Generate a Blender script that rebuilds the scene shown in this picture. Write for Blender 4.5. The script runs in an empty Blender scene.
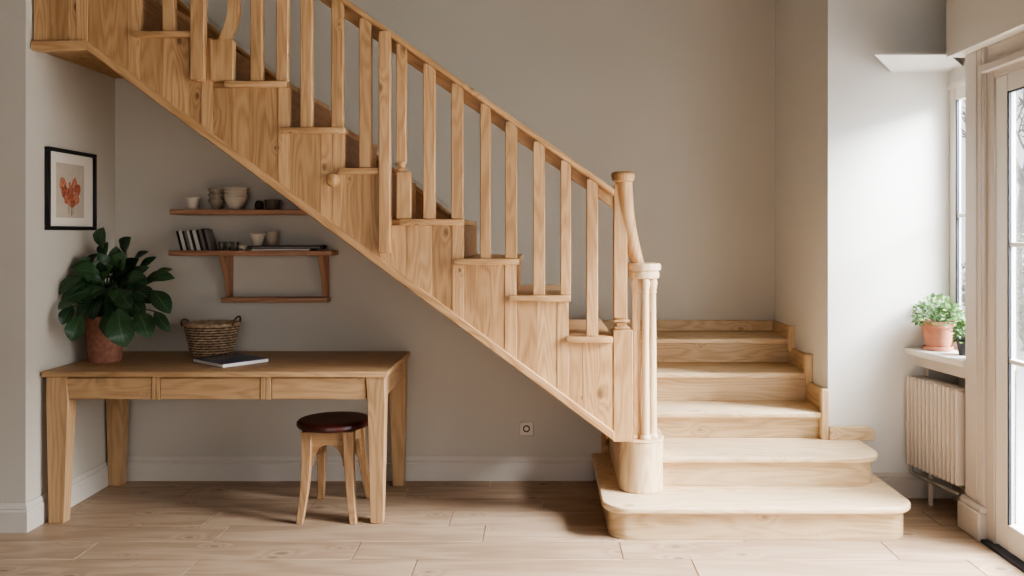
import bpy, bmesh, math, random
from mathutils import Vector, Matrix
random.seed(7)
S = bpy.context.scene
COL = S.collection
F, CX, CY, H = 850.0, 545.0, 232.0, 1.477

def W(px, py, D):                      # photo pixel at depth D -> point in the room
    s = F / D
    return Vector(((px - CX) / s, D, H - (py - CY) / s))

# ------------------------------------------------------------------ materials
def srgb(r, g, b):
    f = lambda c: (c / 255) / 12.92 if c / 255 <= .04045 else ((c / 255 + .055) / 1.055) ** 2.4
    return (f(r), f(g), f(b), 1)

class N:
    def __init__(s, name):
        s.m = bpy.data.materials.new(name); s.m.use_nodes = True
        s.t = s.m.node_tree; s.t.nodes.clear()
        s.out = s.t.nodes.new('ShaderNodeOutputMaterial')
    def n(s, typ, **kw):
        nd = s.t.nodes.new('ShaderNode' + typ)
        for k, v in kw.items():
            if k.startswith('i_'):
                key = k[2:].replace('_', ' ')
                nd.inputs[key].default_value = v
            else: setattr(nd, k, v)
        return nd
    def l(s, a, b): s.t.links.new(a, b)
    def math(s, op, a, b=None, c=None):
        nd = s.t.nodes.new('ShaderNodeMath'); nd.operation = op
        for i, v in enumerate((a, b, c)):
            if v is None: continue
            if isinstance(v, (int, float)): nd.inputs[i].default_value = v
            else: s.l(v, nd.inputs[i])
        return nd.outputs[0]
    def mix(s, fac, a, b, mode='MIX'):
        nd = s.t.nodes.new('ShaderNodeMix'); nd.data_type = 'RGBA'; nd.blend_type = mode
        for i, v in ((0, fac), (6, a), (7, b)):
            if isinstance(v, (int, float)) or isinstance(v, tuple): nd.inputs[i].default_value = v
            else: s.l(v, nd.inputs[i])
        return nd.outputs[2]
    def ramp(s, fac, pts):
        nd = s.t.nodes.new('ShaderNodeValToRGB'); e = nd.color_ramp.elements
        while len(e) < len(pts): e.new(.5)
        for x, (p, c) in zip(e, pts): x.position = p; x.color = c if isinstance(c, tuple) else (c, c, c, 1)
        s.l(fac, nd.inputs[0]); return nd.outputs[0]

def plain(name, col, rough=.6, noise=.06, nscale=8, bump=0., bscale=60, spec=.4, metal=0., trans=0.):
    k = N(name)
    p = k.n('BsdfPrincipled', i_Roughness=rough, i_Metallic=metal)
    p.inputs['Specular IOR Level'].default_value = spec
    if trans: p.inputs['Transmission Weight'].default_value = trans
    co = k.n('TexCoord').outputs['Object']
    nz = k.n('TexNoise', i_Scale=nscale, i_Detail=4.); k.l(co, nz.inputs['Vector'])
    d = tuple(c * (1 - noise * 2) for c in col[:3]) + (1,)
    e = tuple(min(1, c * (1 + noise)) for c in col[:3]) + (1,)
    k.l(k.ramp(nz.outputs[0], [(.25, d), (.75, e)]), p.inputs['Base Color'])
    if bump:
        nb = k.n('TexNoise', i_Scale=bscale, i_Detail=5.); k.l(co, nb.inputs['Vector'])
        b = k.n('Bump', i_Strength=bump, i_Distance=.01); k.l(nb.outputs[0], b.inputs['Height']); k.l(b.outputs[0], p.inputs['Normal'])
    k.l(p.outputs[0], k.out.inputs[0]); return k.m

def wood(name, dark, mid, light, rough=.45, ring=26., knots=.5, tintv=.35, bump=.15):
    k = N(name)
    p = k.n('BsdfPrincipled', i_Roughness=rough); p.inputs['Specular IOR Level'].default_value = .35
    uv = k.n('UVMap').outputs[0]
    sp = k.n('SeparateXYZ'); k.l(uv, sp.inputs[0])
    u, v = sp.outputs[0], sp.outputs[1]
    def vec(a, b):
        c = k.n('CombineXYZ'); k.l(k.math('MULTIPLY', u, a), c.inputs[0]); k.l(k.math('MULTIPLY', v, b), c.inputs[1]); return c.outputs[0]
    n1 = k.n('TexNoise', i_Scale=1., i_Detail=2., i_Roughness=.45); k.l(vec(.9, 6.5), n1.inputs['Vector'])
    vo = k.n('TexVoronoi', voronoi_dimensions='2D', i_Scale=1.); k.l(vec(3.2, 5.5), vo.inputs['Vector'])
    sc = k.n('SeparateColor'); k.l(vo.outputs['Color'], sc.inputs[0])
    r = k.math('MULTIPLY', k.math('MAXIMUM', k.math('SUBTRACT', sc.outputs[0], .58), 0.), .30)
    near = k.math('SUBTRACT', 1., k.math('MINIMUM', k.math('DIVIDE', vo.outputs['Distance'], k.math('MULTIPLY_ADD', r, 4.5, .0005)), 1.))
    ph = k.math('ADD', k.math('MULTIPLY', n1.outputs[0], ring * 3.4), k.math('MULTIPLY', k.math('MULTIPLY', near, near), 16. if knots else 0.))
    rings = k.math('MULTIPLY_ADD', k.math('SINE', ph), .5, .5)
    n2 = k.n('TexNoise', i_Scale=1., i_Detail=5., i_Roughness=.6); k.l(vec(5., 160.), n2.inputs['Vector'])
    n3 = k.n('TexNoise', i_Scale=1., i_Detail=2.); k.l(vec(.8, 3.), n3.inputs['Vector'])
    f = k.math('ADD', k.math('MULTIPLY', rings, .19), k.math('ADD', k.math('MULTIPLY', n2.outputs[0], .5), k.math('MULTIPLY', n3.outputs[0], .36)))
    col = k.ramp(f, [(.22, dark), (.5, mid), (.78, light)])
    if knots:
        kn = k.math('SMOOTH_MIN', k.math('POWER', k.math('DIVIDE', vo.outputs['Distance'], k.math('ADD', r, .0005)), 2.), 1., .2)
        kd = tuple(c * .38 for c in dark[:3]) + (1,)
        col = k.mix(k.math('MULTIPLY', k.math('SUBTRACT', 1., kn), knots), col, kd)
    at = k.n('Attribute'); at.attribute_name = 'tint'
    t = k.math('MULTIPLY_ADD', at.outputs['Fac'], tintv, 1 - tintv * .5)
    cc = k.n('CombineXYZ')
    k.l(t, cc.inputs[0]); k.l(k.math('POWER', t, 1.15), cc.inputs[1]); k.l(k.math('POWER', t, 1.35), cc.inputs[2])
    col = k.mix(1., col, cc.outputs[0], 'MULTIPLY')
    k.l(col, p.inputs['Base Color'])
    b = k.n('Bump', i_Strength=bump, i_Distance=.003); k.l(n2.outputs[0], b.inputs['Height']); k.l(b.outputs[0], p.inputs['Normal'])
    k.l(p.outputs[0], k.out.inputs[0]); return k.m

def leafmat(name, a, b, rough=.35, trans=.25):
    k = N(name)
    p = k.n('BsdfPrincipled', i_Roughness=rough)
    at = k.n('Attribute'); at.attribute_name = 'tint'
    uv = k.n('UVMap').outputs[0]
    sp = k.n('SeparateXYZ'); k.l(uv, sp.inputs[0])
    rib = k.math('ABSOLUTE', sp.outputs[1])
    vein = k.math('SINE', k.math('MULTIPLY', k.math('SUBTRACT', sp.outputs[0], k.math('MULTIPLY', rib, .35)), 50.))
    c = k.mix(at.outputs['Fac'], a, b)
    c = k.mix(k.math('MULTIPLY', k.math('GREATER_THAN', vein, .86), .3), c, tuple(min(1, x * 1.7) for x in b[:3]) + (1,))
    c = k.mix(k.math('MULTIPLY', k.math('LESS_THAN', rib, .05), .5), c, tuple(min(1, x * 2) for x in b[:3]) + (1,))
    k.l(c, p.inputs['Base Color'])
    tr = k.n('BsdfTranslucent'); k.l(c, tr.inputs[0])
    mx = k.n('MixShader', i_Fac=trans); k.l(p.outputs[0], mx.inputs[1]); k.l(tr.outputs[0], mx.inputs[2])
    k.l(mx.outputs[0], k.out.inputs[0]); return k.m

def glassmat(name, tint=(1, 1, 1, 1), gloss=.08):
    k = N(name)
    tr = k.n('BsdfTransparent', i_Color=tint); gl = k.n('BsdfGlossy', i_Roughness=.02)
    lw = k.n('LayerWeight', i_Blend=.25)
    mx = k.n('MixShader'); k.l(k.math('MULTIPLY_ADD', lw.outputs['Fresnel'], .6, gloss * .3), mx.inputs[0])
    k.l(tr.outputs[0], mx.inputs[1]); k.l(gl.outputs[0], mx.inputs[2]); k.l(mx.outputs[0], k.out.inputs[0]); return k.m

M = {}
M['oak'] = wood('oak_stair', srgb(134, 99, 64), srgb(178, 140, 99), srgb(198, 164, 123), tintv=.40, knots=.8)
M['oak_shade'] = wood('oak_shaded', srgb(112, 76, 48), srgb(148, 106, 70), srgb(166, 124, 86), tintv=.2, knots=.4)  # stair oak with the shade behind the balusters painted in as browner colour
M['oak_lit'] = wood('oak_lit', srgb(170, 142, 106), srgb(212, 186, 150), srgb(227, 206, 173), tintv=.30, knots=.5)  # paler oak around the lower steps, daylight put into the colour
M['desk'] = wood('oak_desk', srgb(134, 104, 74), srgb(172, 139, 103), srgb(188, 157, 120), tintv=.18, knots=.3)
M['stool'] = wood('stool_wood', srgb(122, 92, 64), srgb(158, 124, 90), srgb(176, 144, 108), tintv=.18, knots=.2)
M['shelf'] = wood('shelf_wood', srgb(128, 92, 70), srgb(158, 118, 92), srgb(176, 138, 110), tintv=.15, knots=.5)
M['seat'] = plain('dark_seat', srgb(66, 28, 24), rough=.32, noise=.25, nscale=14, spec=.5)
M['floor'] = wood('floor_oak', srgb(128, 107, 87), srgb(162, 139, 116), srgb(181, 159, 136), rough=.45, ring=9, knots=.6, tintv=.14, bump=.08)
M['gap'] = plain('floor_gap', srgb(206, 190, 170), rough=.9)
M['wall'] = plain('wall_plaster', srgb(189, 183, 172), rough=.9, noise=.015, nscale=2.5, bump=.06, bscale=90, spec=.2)
M['wall_room'] = plain('wall_room', srgb(128, 112, 96), rough=.9, noise=.02)
M['wall_white'] = plain('wall_white', srgb(218, 217, 213), rough=.9, noise=.012, nscale=2.5, bump=.05, bscale=90, spec=.2)
M['trim'] = plain('trim_paint', srgb(196, 189, 180), rough=.55, noise=.01)
M['pier'] = plain('pier_paint', srgb(198, 190, 180), rough=.6, noise=.01)
M['frame_white'] = plain('white_frame', srgb(222, 218, 210), rough=.4, noise=.01)
M['rad'] = plain('radiator_enamel', srgb(214, 203, 190), rough=.4, noise=.01)
M['sill'] = plain('sill_paint', srgb(226, 222, 214), rough=.4, noise=.01)
M['gasket'] = plain('gasket', srgb(44, 48, 58), rough=.5)
M['black'] = plain('black_frame', srgb(20, 20, 22), rough=.4, noise=.1)
M['mat'] = plain('mat_board', srgb(222, 214, 202), rough=.9, noise=.01)
M['paper'] = plain('print_paper', srgb(186, 174, 158), rough=.9, noise=.05, nscale=14)
M['pages'] = plain('paper_pages', srgb(222, 220, 214), rough=.9, noise=.06, nscale=120)
M['terracotta_dark'] = plain('terracotta_dark', srgb(150, 104, 84), rough=.85, noise=.16, nscale=45, bump=.5, bscale=120)
M['terracotta'] = plain('terracotta', srgb(188, 130, 106), rough=.8, noise=.08, nscale=30, bump=.1)
M['darkpot'] = plain('dark_pot', srgb(66, 66, 72), rough=.6)
M['soil'] = plain('soil', srgb(48, 36, 28), rough=1, noise=.3, nscale=60, bump=.6)
M['ceramic'] = plain('ceramic_grey', srgb(158, 146, 130), rough=.45, noise=.06, nscale=30)
M['ceramic_white'] = plain('ceramic_pale', srgb(196, 186, 170), rough=.4, noise=.05, nscale=30)
M['ceramic_dark'] = plain('ceramic_dark', srgb(50, 44, 40), rough=.4, noise=.1)
M['smoke'] = plain('smoked_glass', srgb(92, 84, 76), rough=.15, noise=.05)
M['basket'] = plain('wicker', srgb(178, 152, 124), rough=.8, noise=.3, nscale=38, bump=.4, bscale=150)
M['basket_dark'] = plain('wicker_dark', srgb(96, 74, 58), rough=.85, noise=.2, nscale=40, bump=.3)
M['blue'] = plain('dark_blue_cover', srgb(44, 60, 92), rough=.35, noise=.2, nscale=9)
M['cover_grey'] = plain('grey_cover', srgb(120, 122, 124), rough=.5, noise=.15, nscale=20)
M['spine_white'] = plain('spine_white', srgb(200, 196, 190), rough=.5, noise=.1, nscale=60)
M['spine_grey'] = plain('spine_grey', srgb(120, 112, 108), rough=.5, noise=.15, nscale=60)
M['spine_black'] = plain('spine_black', srgb(36, 32, 34), rough=.5, noise=.15, nscale=60)
M['socket'] = plain('socket_plastic', srgb(206, 196, 182), rough=.35, noise=.01)
M['socket_dark'] = plain('socket_dark', srgb(58, 52, 48), rough=.5)
M['metal'] = plain('pale_metal', srgb(170, 165, 158), rough=.35, metal=.6, noise=.02)
M['leaf'] = leafmat('leaf_dark', srgb(22, 42, 30), srgb(62, 94, 58), rough=.30, trans=.12)
M['stem'] = plain('stem_green', srgb(52, 76, 42), rough=.6)
M['herb'] = leafmat('leaf_light', srgb(50, 82, 42), srgb(118, 150, 94), rough=.5, trans=.35)
M['bark'] = plain('bark', srgb(70, 62, 58), rough=.95, noise=.2, nscale=20)
M['hedge'] = leafmat('leaf_far', srgb(58, 66, 52), srgb(104, 112, 88), rough=.7, trans=.2)
M['ground'] = plain('pale_gravel', srgb(222, 222, 220), rough=1, noise=.05, nscale=3, bump=.3)
M['glass'] = glassmat('pane_glass')
M['petal'] = plain('petal_paint', srgb(188, 124, 96), rough=.9, noise=.35, nscale=70)
M['petal_dark'] = plain('petal_dark', srgb(166, 96, 72), rough=.9, noise=.35, nscale=70)
M['stalk_paint'] = plain('stalk_paint', srgb(124, 116, 96), rough=.9, noise=.2, nscale=50)

# ------------------------------------------------------------------ mesh builder
class B:
    def __init__(s):
        s.bm = bmesh.new(); s.uv = s.bm.loops.layers.uv.new('UVMap'); s.tn = s.bm.faces.layers.float.new('tint')
    def take(s, t, grain='z', tint=None, xf=None, uvf=None, mi=0):
        """copy bmesh t into this one with wood UVs along the grain axis"""
        if xf is not None: bmesh.ops.transform(t, matrix=xf, verts=t.verts)
        t.normal_update()
        ou, ov = random.uniform(0, 40), random.uniform(0, 40)
        if tint is None: tint = random.random()
        vm = {v: s.bm.verts.new(v.co) for v in t.verts}
        g = 'xyz'.index(grain) if isinstance(grain, str) else None
        for f in t.faces:
            try: nf = s.bm.faces.new([vm[v] for v in f.verts])
            except ValueError: continue
            nf[s.tn] = tint; nf.material_index = mi
            for l, ol in zip(nf.loops, f.loops):
                co = ol.vert.co
                if uvf: l[s.uv].uv = uvf(co)
                elif g is not None:
                    o = [i for i in range(3) if i != g]
                    a = max(o, key=lambda i: -abs(f.normal[i]))
                    b2 = [i for i in o if i != a][0]
                    l[s.uv].uv = (co[g] + ou, co[a] + co[b2] * .35 + ov)
                else:
                    l[s.uv].uv = (co.dot(grain) + ou, co.dot(grain.orthogonal().normalized()) + ov)
        t.free(); return s
    def box(s, x0, x1, y0, y1, z0, z1, grain='x', bev=.003, tint=None, xf=None, seg=1, mi=0):
        t = bmesh.new()
        bmesh.ops.create_cube(t, size=1)
        bmesh.ops.scale(t, vec=(abs(x1 - x0), abs(y1 - y0), abs(z1 - z0)), verts=t.verts)
        bmesh.ops.translate(t, vec=((x0 + x1) / 2, (y0 + y1) / 2, (z0 + z1) / 2), verts=t.verts)
        if bev: bmesh.ops.bevel(t, geom=t.edges[:], offset=bev, segments=seg, affect='EDGES', profile=.5)
        return s.take(t, grain, tint, xf, mi=mi)
    def prism(s, poly, axis, a0, a1, grain='x', bev=.003, tint=None, xf=None, seg=1, mi=0):
        """poly: 2-D outline; axis: extrusion axis; outline axes are the other two in xyz order"""
        t = bmesh.new(); ax = 'xyz'.index(axis); o = [i for i in range(3) if i != ax]
        vs = []
        for p in poly:
            c = [0, 0, 0]; c[o[0]], c[o[1]] = p; c[ax] = a0; vs.append(t.verts.new(c))
        f = t.faces.new(vs)
        r = bmesh.ops.extrude_face_region(t, geom=[f])
        d = [0, 0, 0]; d[ax] = a1 - a0
        bmesh.ops.translate(t, vec=d, verts=[v for v in r['geom'] if isinstance(v, bmesh.types.BMVert)])
        bmesh.ops.recalc_face_normals(t, faces=t.faces)
        if bev:
            bmesh.ops.bevel(t, geom=[e for e in t.edges if e.calc_face_angle(0) > .5], offset=bev, segments=seg, affect='EDGES', profile=.5)
        return s.take(t, grain, tint, xf, mi=mi)
    def lathe(s, prof, c=(0, 0, 0), seg=28, tint=None, xf=None, sx=1., sy=1., cap=True, mi=0, rf=None):
        t = bmesh.new(); rings = []
        for k, (r, z) in enumerate(prof):
            ring = []
            for i in range(seg):
                a = 2 * math.pi * i / seg
                rr = r if rf is None else rf(r, a, k)
                ring.append(t.verts.new((c[0] + rr * sx * math.cos(a), c[1] + rr * sy * math.sin(a), c[2] + z)))
            rings.append(ring)
        for a, b in zip(rings, rings[1:]):
            for i in range(seg): t.faces.new((a[i], a[(i + 1) % seg], b[(i + 1) % seg], b[i]))
        if cap:
            t.faces.new(rings[0][::-1]); t.faces.new(rings[-1])
        return s.take(t, 'z', tint, xf, mi=mi)
    def tube(s, pts, rad, seg=10, tint=None, xf=None, grain=None, cap=True, mi=0):
        t = bmesh.new(); pts = [Vector(p) for p in pts]; n = len(pts)
        if isinstance(rad, (int, float)): rad = [rad] * n
        rings = []; up = None
        for i, p in enumerate(pts):
            d = (pts[min(i + 1, n - 1)] - pts[max(i - 1, 0)]).normalized()
            if up is None: up = d.orthogonal().normalized()
            up = (up - d * up.dot(d)).normalized(); sd = d.cross(up)
            rings.append([t.verts.new(p + (up * math.cos(2 * math.pi * k / seg) + sd * math.sin(2 * math.pi * k / seg)) * rad[i]) for k in range(seg)])
        for a, b in zip(rings, rings[1:]):
            for i in range(seg): t.faces.new((a[i], a[(i + 1) % seg], b[(i + 1) % seg], b[i]))
        if cap: t.faces.new(rings[0][::-1]); t.faces.new(rings[-1])
        return s.take(t, grain or 'z', tint, xf, mi=mi)
    def loft(s, secs, grain='z', tint=None, xf=None, bev=0, mi=0):
        """secs: list of equal-length vertex loops"""
        t = bmesh.new(); rs = [[t.verts.new(p) for p in r] for r in secs]; n = len(rs[0])
        for a, b in zip(rs, rs[1:]):
            for i in range(n): t.faces.new((a[i], a[(i + 1) % n], b[(i + 1) % n], b[i]))
        t.faces.new(rs[0][::-1]); t.faces.new(rs[-1])
        bmesh.ops.recalc_face_normals(t, faces=t.faces)
        if bev: bmesh.ops.bevel(t, geom=[e for e in t.edges if e.calc_face_angle(0) > .6], offset=bev, segments=1, affect='EDGES', profile=.5)
        return s.take(t, grain, tint, xf, mi=mi)
    def leaf(s, base, tip, w, nrm, curve=.15, fold=.18, rows=7, tint=None, wave=0., shape=.75):
        base, tip, nrm = Vector(base), Vector(tip), Vector(nrm)
        a = tip - base; L = a.length; an = a / L
        sd = an.cross(nrm).normalized(); n = sd.cross(an).normalized()
        t = bmesh.new(); gr = []
        uvs = {}
        for i in range(rows + 1):
            q = i / rows
            hw = w / 2 * max(.03, math.sin(math.pi * min(1, q ** shape))) ** .75
            if i == rows: hw = w * .01
            c = base + a * q + n * (math.sin(math.pi * q) * curve * L)
            row = []
            for j in (-1, -.5, 0, .5, 1):
                v = t.verts.new(c + sd * hw * j + n * (abs(j) * fold * hw + wave * hw * math.sin(q * 17 + j * 3)))
                uvs[tuple(v.co)] = (q, j); row.append(v)
            gr.append(row)
        for r1, r2 in zip(gr, gr[1:]):
            for j in range(4): t.faces.new((r1[j], r1[j + 1], r2[j + 1], r2[j]))
        return s.take(t, 'z', tint, None, uvf=lambda co: uvs.get(tuple(co), (0, 1)))

def rootloc(o):
    v = Vector((0, 0, 0))
    while o is not None: v += o.location; o = o.parent
    return v

def obj(name, b, mat, parent=None, label=None, cat=None, group=None, kind=None, smooth=True):
    me = bpy.data.meshes.new(name)
    b.bm.normal_update()
    for e in b.bm.edges:
        if len(e.link_faces) == 2 and e.calc_face_angle(0) > .62: e.smooth = False
    if smooth:
        for f in b.bm.faces: f.smooth = True
    b.bm.to_mesh(me); b.bm.free()
    for m in (mat if isinstance(mat, (list, tuple)) else [mat]): me.materials.append(m)
    o = bpy.data.objects.new(name, me); COL.objects.link(o)
    if parent is not None:
        o.parent = parent
        me.transform(Matrix.Translation(-rootloc(parent)))
    tag(o, label, cat, group, kind); return o

def tag(o, label=None, cat=None, group=None, kind=None):
    for k, v in (('label', label), ('category', cat), ('group', group), ('kind', kind)):
        if v: o[k] = v
    return o

def thing(name, label, cat, loc=(0, 0, 0), group=None):
    o = bpy.data.objects.new(name, None); COL.objects.link(o); o.location = loc; o.empty_display_size = .1
    return tag(o, label, cat, group)

def single(name, b, mat, loc, label, cat, group=None):        # a thing that is one mesh, origin at its base
    o = obj(name, b, mat, None, label, cat, group)
    o.data.transform(Matrix.Translation(-Vector(loc))); o.location = loc; return o

def dup(root, loc=None, rotz=None, label=None, group=None):
    r = root.copy(); COL.objects.link(r)
    if loc is not None: r.location = loc
    if rotz is not None: r.rotation_euler = (r.rotation_euler[0], r.rotation_euler[1], rotz)
    if label: r['label'] = label
    if group: r['group'] = group
    for ch in list(root.children):
        c = ch.copy(); COL.objects.link(c); c.parent = r
        for g in list(ch.children):
            d = g.copy(); COL.objects.link(d); d.parent = c
    return r

def struct(name, b, mat, parent=None):
    return obj(name, b, mat, parent, kind='structure')

# ------------------------------------------------------------------ room
XL, YP, YP2, YB = -2.56, 4.19, 5.06, 5.82            # left wall, pier front, under-stair wall, far wall
CEIL = 4.6
def wallbox(name, x0, x1, y0, y1, z0, z1, mat='wall'):
    return struct(name, B().box(x0, x1, y0, y1, z0, z1, bev=0), M[mat])

# floor: planks laid along x, butt joints where the photo shows them
fb = B()
fb.box(-4.3, 2.30, -3.2, 5.9, -.06, -.006, bev=0, mi=1)
joints = {0: [-2.125, -.874, .353, 1.6], -1: [-1.56, -.576, .66, 1.9], 1: [-1.58, -.3, .95], -2: [-2.3, -1.05, .2, 1.45]}
row0 = 3.834
for r in range(-32, 10):
    y0 = row0 + .22 * r; y1 = y0 + .22
    if y0 > 5.8: break
    js = joints.get(r) or [(-3.9 + ((r * .377) % 1) * 1.24) + 1.24 * i for i in range(5)]
    xs = [-4.3] + [j for j in js if -4.2 < j < 2.1] + [2.30]
    for a, c in zip(xs, xs[1:]):
        fb.box(a + .0022, c - .0022, y0 + .0005, min(y1, 5.82) - .0005, -.006, 0, grain='x', bev=.0012)
struct('floor', fb, [M['floor'], M['gap']])

# left-hand projecting pier (its right face is the left wall of the stair alcove)
wallbox('wall_left', -4.3, XL, YP, 5.95, 0, CEIL)
wallbox('wall_far_left', -4.4, -4.3, -3.3, YP, 0, CEIL, 'wall_room')
wallbox('wall_back', XL, 1.6, YB, 5.95, 0, CEIL)
wallbox('wall_right', 1.575, 2.29, 4.73, 5.95, 0, CEIL, 'wall_white')
struct('ceiling', B().box(-4.4, 2.6, -3.3, 6, CEIL, CEIL + .1, bev=0), M['wall_room'])
# wall behind the camera, with a wide opening added to let the fill light in
struct('wall_front', B().box(-4.3, -2.6, -3.3, -3.2, 0, CEIL, bev=0).box(1.6, 2.3, -3.3, -3.2, 0, CEIL, bev=0)
       .box(-2.6, 1.6, -3.3, -3.2, 0, .7, bev=0).box(-2.6, 1.6, -3.3, -3.2, 2.7, CEIL, bev=0), M['wall_room'])
# wall under the stairs: top follows the slope
SL = .741
def under(x):                       # underside of the outer string
    return 2.385 if x < -2.28 else 2.385 - SL * (x + 2.28)
WSL = lambda x: 1.501 - .784 * (x + .464)
# right-hand outside wall: header, pier, window recess, door wall
struct('wall_header', B().box(2.03, 2.42, -3.3, 4.30, 2.36, CEIL, bev=0)
       .prism([(1.93, 4.735), (1.665, 4.292), (2.04, 4.29), (2.36, 4.735)], 'z', 2.37, 2.378, bev=.0), M['wall_white'])
struct('wall_outer', B().box(2.275, 2.305, 4.16, 4.74, 0, .80, bev=0).box(2.25, 2.305, 4.16, 4.74, 2.27, CEIL, bev=0).box(2.2, 2.305, 4.16, 4.26, 0, 2.36, bev=0)
       .box(2.12, 2.42, -3.3, .55, 0, 2.4, bev=0), M['wall_white'])
pb = B().box(2.10, 2.20, 4.06, 4.25, 0, 2.36, bev=.004)
for yy in (4.06, 4.082, 4.13): pb.box(2.095, 2.11, yy, yy + .016, .17, 2.36, bev=.003)
pb.box(2.065, 2.14, 4.052, 4.262, 0, .135, bev=.006).box(2.076, 2.14, 4.054, 4.258, .13, .165, bev=.008)
struct('trim_1', pb, M['pier'])

# skirting boards
def skirt(b, p0, p1, nrm, h=.14, m0=0, m1=0):
    """moulded baseboard from p0 to p1 standing off the wall along nrm"""
    p0, p1, nrm = Vector(p0), Vector(p1), Vector(nrm)
    prof = [(0, 0), (.018, 0), (.018, h * .72), (.012, h * .78), (.014, h * .84), (.008, h * .94), (.005, h), (0, h)]
    u = (p1 - p0).normalized()
    b.loft([[p + nrm * d + u * (d * m) + Vector((0, 0, z)) for d, z in prof] for p, m in ((p0, -m0), (p1, m1))], grain='x'); return b
struct('baseboard_left', skirt(B(), (XL, YP, 0), (XL, YP2, 0), (1, 0, 0), m0=1), M['trim'])
struct('baseboard_pier', skirt(B(), (-4.3, YP, 0), (XL, YP, 0), (0, -1, 0), m1=1), M['trim'])
struct('baseboard_back', skirt(B(), (XL, YP2, 0), (.285, YP2, 0), (0, -1, 0)), M['trim'])
struct('baseboard_right', skirt(B(), (1.76, 4.73, 0), (2.275, 4.73, 0), (0, -1, 0)), M['trim'])
struct('baseboard_recess', skirt(B(), (2.275, 4.73, 0), (2.275, 4.26, 0), (-1, 0, 0)), M['trim'])

# ------------------------------------------------------------------ window in the recess
wd = struct('window_1', B().box(2.25, 2.28, 4.66, 4.73, .80, 2.27, grain='z', bev=.004).box(2.25, 2.28, 4.25, 4.30, .80, 2.27, grain='z', bev=.004)
            .box(2.253, 2.278, 4.30, 4.66, 2.20, 2.268, bev=.002).box(2.253, 2.278, 4.30, 4.66, .80, .88, bev=.002)
            .box(2.235, 2.30, 4.25, 4.73, 2.265, 2.295, bev=.004), M['frame_white'])
struct('window_gasket', B().box(2.252, 2.266, 4.646, 4.661, .88, 2.2, bev=0), M['gasket'], wd)
struct('glazing_bar', B().box(2.255, 2.278, 4.30, 4.66, 1.555, 1.578, bev=.003), M['frame_white'], wd)
struct('window_pane', B().box(2.268, 2.272, 4.30, 4.66, .88, 2.2, bev=0), M['glass'], wd)
struct('window_sill', B().prism([(1.995, 4.729), (2.085, 4.252), (2.33, 4.252), (2.33, 4.729)], 'z', .80, .835, bev=.006, seg=2), M['sill'], wd)
struct('sill_apron', B().prism([(2.06, 4.729), (2.125, 4.262), (2.145, 4.262), (2.08, 4.729)], 'z', .735, .80, bev=.003).box(2.11, 2.30, 4.68, 4.73, .56, .80, bev=.003), M['trim'], wd)

# ------------------------------------------------------------------ glazed door on the right
door = struct('door_1', B().box(2.108, 2.15, 3.99, 4.06, 0, 2.26, grain='z', bev=.004).box(2.10, 2.24, .55, .64, 0, 2.26, grain='z', bev=.004)
              .box(2.111, 2.237, .6, 4.0, 2.20, 2.258, bev=.003).box(2.111, 2.42, .5, 4.055, 2.262, 2.36, bev=.002).box(2.08, 2.12, .5, 4.065, 2.235, 2.275, bev=.006), M['pier'])
for k, (ya, yb) in enumerate(((2.86, 3.988), (1.75, 2.86), (.645, 1.75))):
    lf = B().box(2.114, 2.150, yb - .10, yb, .02, 2.2, grain='z', bev=.004).box(2.114, 2.150, ya, ya + .10, .02, 2.2, grain='z', bev=.004)
    lf.box(2.114, 2.150, ya + .10, yb - .10, .02, .14, bev=.003).box(2.114, 2.150, ya + .10, yb - .10, 2.12, 2.2, bev=.003)
    leaf_ = struct('door_leaf', lf, M['frame_white'], door)
    struct('glazing_bar', B().box(2.118, 2.148, ya + .09, yb - .09, .877, .897, bev=.003).box(2.118, 2.148, ya + .09, yb - .09, 1.41, 1.43, bev=.003), M['frame_white'], leaf_)
    struct('gasket', B().box(2.116, 2.128, yb - .112, yb - .099, .138, 2.122, bev=0).box(2.116, 2.128, ya + .099, ya + .112, .138, 2.122, bev=0).box(2.116, 2.128, ya + .1, yb - .1, 2.112, 2.122, bev=0), M['gasket'], leaf_)
    struct('glass_pane', B().box(2.130, 2.134, ya + .10, yb - .10, .14, 2.12, bev=0), M['glass'], leaf_)
struct('threshold', B().box(2.075, 2.26, .6, 4.05, -.02, .014, bev=.003), M['gasket'], door)

# ------------------------------------------------------------------ staircase
st = thing('staircase', 'light oak quarter-turn staircase with square balusters and rounded bottom steps', 'staircase', (1.0, 4.1, 0))

def rounded(x0, x1, y0, y1, rl, rr, n=9):
    """outline with rounded front corners (front is y0)"""
    p = [(x0, y1)]
    p += [(x0 + rl - rl * math.cos(a), y0 + rl - rl * math.sin(a)) for a in [math.pi / 2 * i / n for i in range(n + 1)]] if rl else [(x0, y0)]
    p += [(x1 - rr + rr * math.sin(a), y0 + rr - rr * math.cos(a)) for a in [math.pi / 2 * i / n for i in range(n + 1)]] if rr else [(x1, y0)]
    p += [(x1, y1)]; return p

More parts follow.
